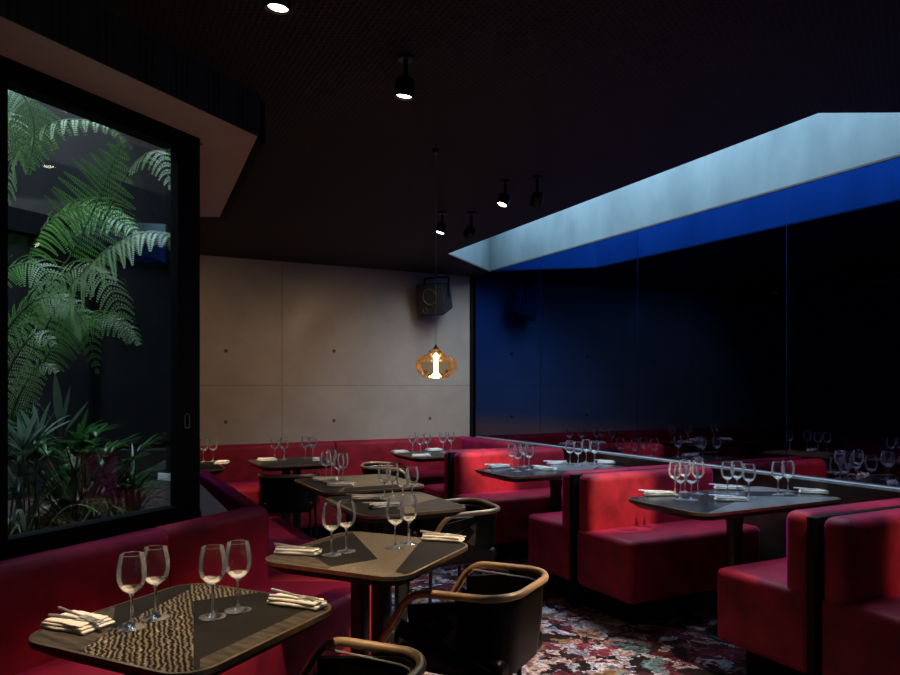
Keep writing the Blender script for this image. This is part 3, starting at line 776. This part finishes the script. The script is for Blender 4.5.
GL = {
 1: [(131.7, 627.7, 'front of the left pair'), (155.7, 618, 'back of the left pair'), (212.6, 617, 'front of the right pair'), (238, 610.5, 'back of the right pair')],
 2: [(331.7, 555, 'front of the left pair'), (346.3, 551.6, 'back of the left pair'), (395.3, 548, 'front of the right pair'), (408.8, 544, 'back of the right pair')],
 3: [(384.5, 499, 'leftmost of four'), (392.5, 497, 'second from left of four'), (403, 505, 'third from left of four'), (412, 502.5, 'rightmost of four')],
 4: [(326, 480.2, 'leftmost of four'), (331.5, 477.3, 'second from left of four'), (338.7, 484, 'third from left of four'), (343, 482.5, 'rightmost of four')],
 5: [(203.5, 462, 'left one, beside the frame'), (213, 461.5, 'right one of two')],
 6: [(275, 459.5, 'leftmost of four'), (284, 460, 'second from left of four'), (305.5, 458.5, 'third from left of four'), (313, 458.5, 'rightmost of four')],
 7: [(412.7, 453.5, 'leftmost of five'), (420.7, 455, 'second from left of five'), (427.2, 453.5, 'middle of five'), (443, 452.5, 'fourth from left of five'), (451, 451.5, 'rightmost of five')],
 8: [(512, 469, 'leftmost of the left four'), (518, 471.5, 'second of the left four'), (524, 466.8, 'third of the left four'), (529, 470, 'rightmost of the left four'),
     (570, 464.5, 'leftmost of the right four'), (578, 466, 'second of the right four'), (586, 462.6, 'third of the right four'), (594.5, 464.5, 'rightmost of the right four')],
 9: [(675, 495, 'leftmost of the left five'), (680.5, 499.5, 'front left of the left five'), (685, 492.5, 'back one of the left five'), (691.5, 500, 'front right of the left five'), (698, 494, 'rightmost of the left five'),
     (727.5, 495.5, 'left of the middle three'), (737, 494.5, 'centre of the middle three'), (749, 498, 'right of the middle three'), (778, 494.8, 'left of the right pair'), (787.8, 493.8, 'right of the right pair')]}
for k, lst in GL.items():
    for x, y, pos in lst:
        p = on_z(x, y, TZ); p.z = TZ + .0003
        wine_glass(p, f'clear wine glass on {TN[k]}, {pos}', 'wine glasses on ' + TN[k])
NP = [(1, 78, 626, aL + .05, False, 'on the nearest table, left, under crossed cutlery', 1), (1, 297, 605.5, aL + .05, True, 'rolled on the nearest table, right end', 1),
      (2, 298, 554, aL + .22, True, 'on the second table from the front, left end', 1), (2, 443, 540.5, aL + .12, True, 'on the second table from the front, right end', 1),
      (3, 366, 499.5, aR - .35, True, 'on the third table from the front, farther one', 1), (3, 385, 507.5, aR + .02, True, 'on the third table from the front, nearer one', 1),
      (4, 325, 481, aR - .40, True, 'on the fourth table from the front, farther one', 1), (4, 340, 486.5, aR - .40, True, 'on the fourth table from the front, nearer one', 1),
      (5, 222, 463.5, aR + 1.2, False, 'on the far left table', 0), (6, 267, 460.5, aR, False, 'on the far table under the wall joint, left', 0),
      (6, 316, 460.5, aR + 1.3, True, 'on the far table under the wall joint, right', 0),
      (7, 400, 452.5, aR, False, 'on the pendant table, left corner', 0), (7, 434, 450.5, aR, False, 'on the pendant table, behind the glasses', 0), (7, 421, 456.7, aR - .3, True, 'on the pendant table, front edge', 0),
      (8, 499, 467.5, aR, True, 'on the far booth table, left end', 1), (8, 545, 470, aR - .9, True, 'on the far booth table, front middle', 1),
      (8, 557, 464, aR, True, 'on the far booth table, back middle', 1), (8, 608, 463.5, aR - .6, True, 'on the far booth table, mirror end', 1),
      (9, 659, 495.5, aR - .4, True, 'on the near booth table, left end', 1), (9, 729, 489.5, aR - .6, True, 'on the near booth table, back middle', 1),
      (9, 731, 501, aR - .6, True, 'on the near booth table, front middle', 1), (9, 815, 493.5, aR - .75, True, 'on the near booth table, mirror end', 1)]
for k, x, y, rz, lg, lab, cu in NP:
    p = on_z(x, y, TZ); p.z = TZ + .0012
    napkin(p, rz, lg, lab, 'napkins on the tables', bool(cu), .80 if lg else .80)

# ------------------------------------------------------------------ chairs
RZ_ = .66
def make_chair():
    c = thing('tub_chair', '', 'chair')
    hw = .225
    half = [(.30, -hw - .005, .415), (.15, -hw - .005, RZ_ - .01), (-.15, -hw + .005, RZ_), (-.21, -hw + .09, RZ_)]
    path = half + [(x, -y, z) for x, y, z in reversed(half)]
    obj('rail', TB(fillet(path, .075, 6), .0135, 10), 'bronze', c)
    # wrapped shell: back and sides as a bent, tapering leather panel
    plan_t = fillet([(.17, -hw, 0), (-.145, -hw + .005, 0), (-.205, -hw + .09, 0), (-.205, hw - .09, 0), (-.145, hw - .005, 0), (.17, hw, 0)], .06, 4)
    rows = []
    bm = bmesh.new()
    n = len(plan_t)
    def zt(p): return RZ_ - .012 if p.x < .13 else RZ_ - .012 - (p.x - .13) * 1.2
    for off, zf, tp in ((0, 0, 1.0), (0, .5, .97), (0, 1, .90), (.022, 1, .90), (.022, .5, .97), (.022, 0, 1.0)):
        row = []
        for p in plan_t:
            z = zt(p) * (1 - zf) + .385 * zf
            q = Vector((p.x * tp + .012 * (1 - tp), p.y * tp, z))
            inn = Vector((-p.x * .6, -p.y, 0)); inn = inn.normalized() * off if inn.length else inn
            row.append(bm.verts.new(q + inn))
        rows.append(row)
    for i in range(len(rows)):
        A, B = rows[i], rows[(i + 1) % len(rows)]
        for j in range(n - 1): bm.faces.new((A[j], A[j + 1], B[j + 1], B[j]))
    for j in (0, n - 1): bm.faces.new([r_[j] for r_ in rows])
    obj('shell', bm, 'leather', c, sharp=30)
    for sg in (-1, 1):
        for (xa, za, xb, zb) in ((.20, .52, -.14, .40), (.16, .40, -.06, RZ_ - .02)):
            bm = bmesh.new(); a, e = Vector((xa, sg * (hw + .003), za)), Vector((xb, sg * (hw - .006), zb))
            dv = (e - a).normalized(); up_ = Vector((-dv.z, 0, dv.x)) * .03; th = Vector((0, sg * .008, 0))
            vs = [bm.verts.new(q) for q in (a - up_, a + up_, e + up_, e - up_, a - up_ + th, a + up_ + th, e + up_ + th, e - up_ + th)]
            for q in ((0, 1, 2, 3), (4, 5, 6, 7), (0, 1, 5, 4), (1, 2, 6, 5), (2, 3, 7, 6), (3, 0, 4, 7)): bm.faces.new([vs[i] for i in q])
            obj('strap', bm, 'leather', c, smooth=False)
        bm = bmesh.new(); y = sg * (hw + .0015)
        for yy in (y, y + sg * .003):
            pass
        tri = [(-.02, .47), (.10, .545), (-.03, .60)]
        A = [bm.verts.new((x_, y - sg * .004, z_)) for x_, z_ in tri]; B = [bm.verts.new((x_, y + sg * .003, z_)) for x_, z_ in tri]
        bm.faces.new(A); bm.faces.new(B)
        for i in range(3): bm.faces.new((A[i], A[(i + 1) % 3], B[(i + 1) % 3], B[i]))
        obj('side_inset', bm, 'leather_inner', c, smooth=False)
    obj('seat', BX(-.175, .24, -.20, .20, .375, .45, bev=.025, seg=4), 'leather', c)
    obj('inner_edge_glint', TB(fillet([(x * .90, y * .90, RZ_ - .028) for x, y, z in path[1:-1]], .06, 5), .0035, 6), 'steel', c)  # added steel tube stands in for the highlight along the shell's inner edge
    for (x, y) in ((.225, -.195), (.225, .195), (-.08, -.17), (-.08, .17)):
        obj('leg', TB([(x * 1.08, y * 1.08, 0), (x, y, .385)], [.008, .011], 10), 'black_metal', c)
    obj('frame_rail', TB([(-.15, -.17, .37), (.22, -.19, .37), (.22, .19, .37), (-.15, .17, .37), (-.15, -.17, .37)], .008, 8), 'black_metal', c)
    return c
chair0 = None
def chair(p, face, label):
    global chair0
    if chair0 is None: chair0 = make_chair(); c = chair0
    else: c = copy_tree(chair0)
    c['label'] = label; c['group'] = 'black tub chairs with bronze rails'
    c.location = (p[0], p[1], 0); c.rotation_euler = (0, 0, face)
fL = aL + PI; fR = aR + PI
c1p = Vector((.108, 2.628, 0))
chair(c1p, fL - .06, 'black leather tub chair with bronze rail pulled out at the second table')
chair(c1p - uL * .90 + vL * (-.005) + Vector((-.03, -.06, 0)), fL + .0, 'black tub chair cropped by the bottom edge beside the nearest table')
chair(Vector((.04, 4.22, 0)), fR - .12, 'black tub chair with bronze rail at the third table, before the farthest booth')
chair(Vector((-1.31, 5.86, 0)), aR + PI / 2 - .35, 'black tub chair tucked under the far table below the wall joint')
chair(Vector((-.576, 6.447, 0)), .05, 'black tub chair at the left end of the pendant table')

# ------------------------------------------------------------------ lamps on the ceiling, pendant, loudspeaker
def spot_fix(p, aim, label, lit=True):
    """p: centre of the lens"""
    d = (Vector(aim) - Vector(p)).normalized()
    o = thing('ceiling_spotlight', label, 'spotlight', (p[0], p[1], p[2]), 0, 'black ceiling spotlights')
    q = Vector((0, 0, 1)).rotation_difference(-d)
    bm = LT([(.030, -.001), (.036, -.004), (.037, .0), (.037, .055), (.030, .065), (0, .065)], 20); bm.transform(q.to_matrix().to_4x4())
    obj('housing', bm, 'black_metal', o)
    bm = LT([(0, .006), (.028, .006)], 20); bm.transform(q.to_matrix().to_4x4())
    obj('lens', bm, 'lens_glow' if lit else 'speaker_cone', o)
    top = q @ Vector((0, 0, -.0)) - d * .06
    obj('stem', TB([top, (top.x, top.y, CEIL - p[2] + .002)], .009, 8), 'black_metal', o)
    obj('mount', LT([(0, CEIL - p[2] - .012), (.03, CEIL - p[2] - .012), (.03, CEIL - p[2] + .001), (0, CEIL - p[2] + .001)], 16, (top.x, top.y, 0)), 'black_metal', o)
    return o
WARM = (1.0, .72, .44)
def spot(p, aim, power, angle=40, blend=.6, col=WARM, size=.03):
    l = bpy.data.lights.new('spot_beam', 'SPOT'); l.energy = power; l.spot_size = math.radians(angle); l.spot_blend = blend
    l.color = col; l.shadow_soft_size = size
    o = bpy.data.objects.new('spot_beam', l); COL.objects.link(o)
    d = (Vector(aim) - Vector(p)).normalized()
    o.location = Vector(p) + d * .012; o.rotation_euler = d.to_track_quat('-Z', 'Y').to_euler()
    return o
ZS = 2.42
sA = on_z(278, 9, ZS); sB = on_z(404, 97, ZS); sC = on_z(502, 205, ZS); sD = on_z(440, 233, ZS); sE = on_z(536, 204, ZS); sF = on_z(468, 235, ZS)
t1, t2, t3, t4 = [T[i][0] + Vector((0, 0, TZ)) for i in (1, 2, 3, 4)]
b1 = R(-.80, 1.75, .72); b2p = R(-.86, 3.42, .64); b3p = R(-.55, 5.05, .66)
LIGHTS = [
 (sA, t1 - vL * .03 + uL * .16, 175, 41, 'lit ceiling spotlight at the top edge, nearest of all'),
 (sB, t2 - vL * .08, 140, 40, 'lit ceiling spotlight second from the front, over the second table'),
 (sC, t3, 100, 26, 'lit ceiling spotlight left of the skylight tip, right one of two lit'),
 (sD, t4 + Vector((-.0, .1, 0)), 100, 36, 'lit ceiling spotlight farthest back, beside the dark tilted one'),
]
for p, a, e, an, lab in LIGHTS:
    spot_fix(p, a, lab); spot(p, a, e, an)
spot_fix(sE, b1, 'dark spotlight turned away, right of the brighter lit one', False); spot(sE, b1, 560, 14, .8)
spot_fix(sF, R(-1.3, .0, 1.2), 'dark spotlight turned away, right of the farthest lit one', False); spot(sF, R(-1.4, 0, .85), 42, 75, .9)
# unseen spots added for the booths, carpet, back wall and banquette seat
far_lab = []
for p, a, e, an in ((R(-.65, 5.2, ZS), b2p, 400, 14), (R(-.5, 6.9, ZS), b3p, 170, 16), (R(-1.0, 5.5, ZS), R(-2.05, 4.2, 0), 470, 42),
                    (R(-3.4, 1.5, ZS), R(-2.6, 0, .7), 20, 120), (Vector((-1.92, 5.22, ZS)), Vector((-1.72, 6.05, .5)), 130, 24)):
    l = spot(p, a, e, an, 1.0 if an > 100 else .6)
    far_lab.append(spot_fix(p, a, 'x'))
for o_, lab in zip(far_lab, ('aimed at the middle booth backrest', 'aimed at the nearest booth backrest', 'added out of view to brighten the patterned carpet', 'added out of view to brighten the left part of the concrete wall', 'aimed at the far banquette seat')):
    o_['label'] = 'black ceiling spotlight ' + lab
# pendant
pc = at(436, 365, 3.65)
pe = thing('glass_pendant', 'glowing amber glass pendant hanging before the concrete wall', 'pendant lamp', pc)
K = .54
def sc(pr): return [(r * K, z * K) for r, z in pr]
obj('glass_shade', LT(sc([(.035, .155), (.05, .135), (.07, .115), (.17, .062), (.192, .04), (.192, -.035), (.165, -.075), (.11, -.12), (.07, -.125)]), 40), 'pendant_glass', pe, sharp=12)
obj('lamp_tube', LT(sc([(0, .11), (.017, .105), (.02, .09), (.02, -.07), (.05, -.105), (.055, -.112), (0, -.113)]), 20), 'tube_glow', pe)
obj('cap', LT(sc([(0, .19), (.012, .185), (.016, .165), (.036, .157), (.036, .148), (.018, .12), (0, .118)]), 20), 'rim_brass', pe)
obj('cord', TB([(0, 0, .185 * K), (0, 0, CEIL - pc.z - .02)], .0015, 6), 'handle_grey', pe)
obj('ceiling_rose', LT([(0, CEIL - pc.z - .022), (.016, CEIL - pc.z - .02), (.018, CEIL - pc.z + .001), (0, CEIL - pc.z + .001)], 20), 'black_metal', pe)
l = bpy.data.lights.new('pendant_bulb', 'POINT'); l.energy = 1.6; l.color = (1, .70, .40); l.shadow_soft_size = .03
o = bpy.data.objects.new('pendant_bulb', l); COL.objects.link(o); o.location = pc + Vector((0, 0, -.10))
# loudspeaker under the ceiling
sc_ = R(-.55, .24, 2.275)
ls = thing('loudspeaker', 'black box loudspeaker hung below the ceiling by the back wall', 'loudspeaker', sc_, aR - .55)
ls.rotation_euler = (0, .0, -.55)
def taper_box(w0, w1, d, h, bev=.012):
    bm = bmesh.new(); box(bm, -1, 1, -1, 1, -1, 1)
    for v in bm.verts:
        w = w0 if v.co.y < 0 else w1
        v.co = Vector((v.co.x * w / 2, v.co.y * d / 2, v.co.z * (h if v.co.y < 0 else h * .8) / 2))
    bmesh.ops.bevel(bm, geom=bm.edges[:], offset=bev, segments=2, affect='EDGES')
    return bm
tilt = Matrix.Rotation(math.radians(14), 4, 'X')
bm = taper_box(.30, .21, .27, .33); bm.transform(tilt); obj('cabinet', bm, 'speaker_case', ls)
bm = bmesh.new(); box(bm, -.138, .138, -.139, -.134, -.152, .152, bev=.006, seg=2); bm.transform(tilt); obj('front_baffle', bm, 'grille', ls)
for r_, zc, xc in ((.085, .03, .01), (.03, -.105, -.06)):
    bm = LT([(r_, .0), (r_ * .92, .006), (r_ * .85, -.004), (r_ * .35, -.018), (0, -.012)], 28)
    bm.transform(tilt @ Matrix.Translation((xc, -.141, zc)) @ Matrix.Rotation(PI / 2, 4, 'X')); obj('driver', bm, 'speaker_cone', ls)
hz = CEIL - sc_.z
obj('bracket', TB(fillet([(-.15, 0, 0), (-.15, 0, .21), (.15, 0, .21), (.15, 0, 0)], .02, 3), .011, 8), 'black_metal', ls)
obj('bracket_stem', TB([(0, 0, .21), (0, 0, hz + .002)], .014, 8), 'black_metal', ls)

# ------------------------------------------------------------------ daylight
w = bpy.data.worlds.new('sky'); S.world = w; w.use_nodes = True
nt = w.node_tree; bg = nt.nodes['Background']; bg.inputs[0].default_value = (.62, .80, 1.0, 1); bg.inputs[1].default_value = 11.5
def portal(c, sx, sy, rz):
    l = bpy.data.lights.new('sky_portal', 'AREA'); l.shape = 'RECTANGLE'; l.size = sx; l.size_y = sy; l.cycles.is_portal = True
    o = bpy.data.objects.new('sky_portal', l); COL.objects.link(o); o.location = c; o.rotation_euler = (0, 0, rz)
portal(R(-.45, 2.84, 3.24), 1.1, 5.2, aR)
cc = (CT[0] + CT[1] + CT[2] + CT[3]) / 4
portal((cc.x, cc.y, 3.59), 1.8, 3.6, aL)

# ------------------------------------------------------------------ camera and view
cam = bpy.data.cameras.new('camera'); cam.sensor_width = 36; cam.lens = 36 * F / 900; cam.shift_y = (HY - 337.5) / 900
cam.clip_start = .02
co = bpy.data.objects.new('camera', cam); COL.objects.link(co); co.location = (0, 0, H); co.rotation_euler = (PI / 2, 0, 0)
S.camera = co
S.view_settings.view_transform = 'Standard'; S.view_settings.look = 'None'; S.view_settings.gamma = 1; S.view_settings.use_curve_mapping = False
S.view_settings.exposure = 0
S.cycles.use_denoising = True
S.cycles.transparent_max_bounces = 40; S.cycles.max_bounces = 12; S.cycles.transmission_bounces = 12; S.cycles.glossy_bounces = 6
S.cycles.sample_clamp_indirect = 6
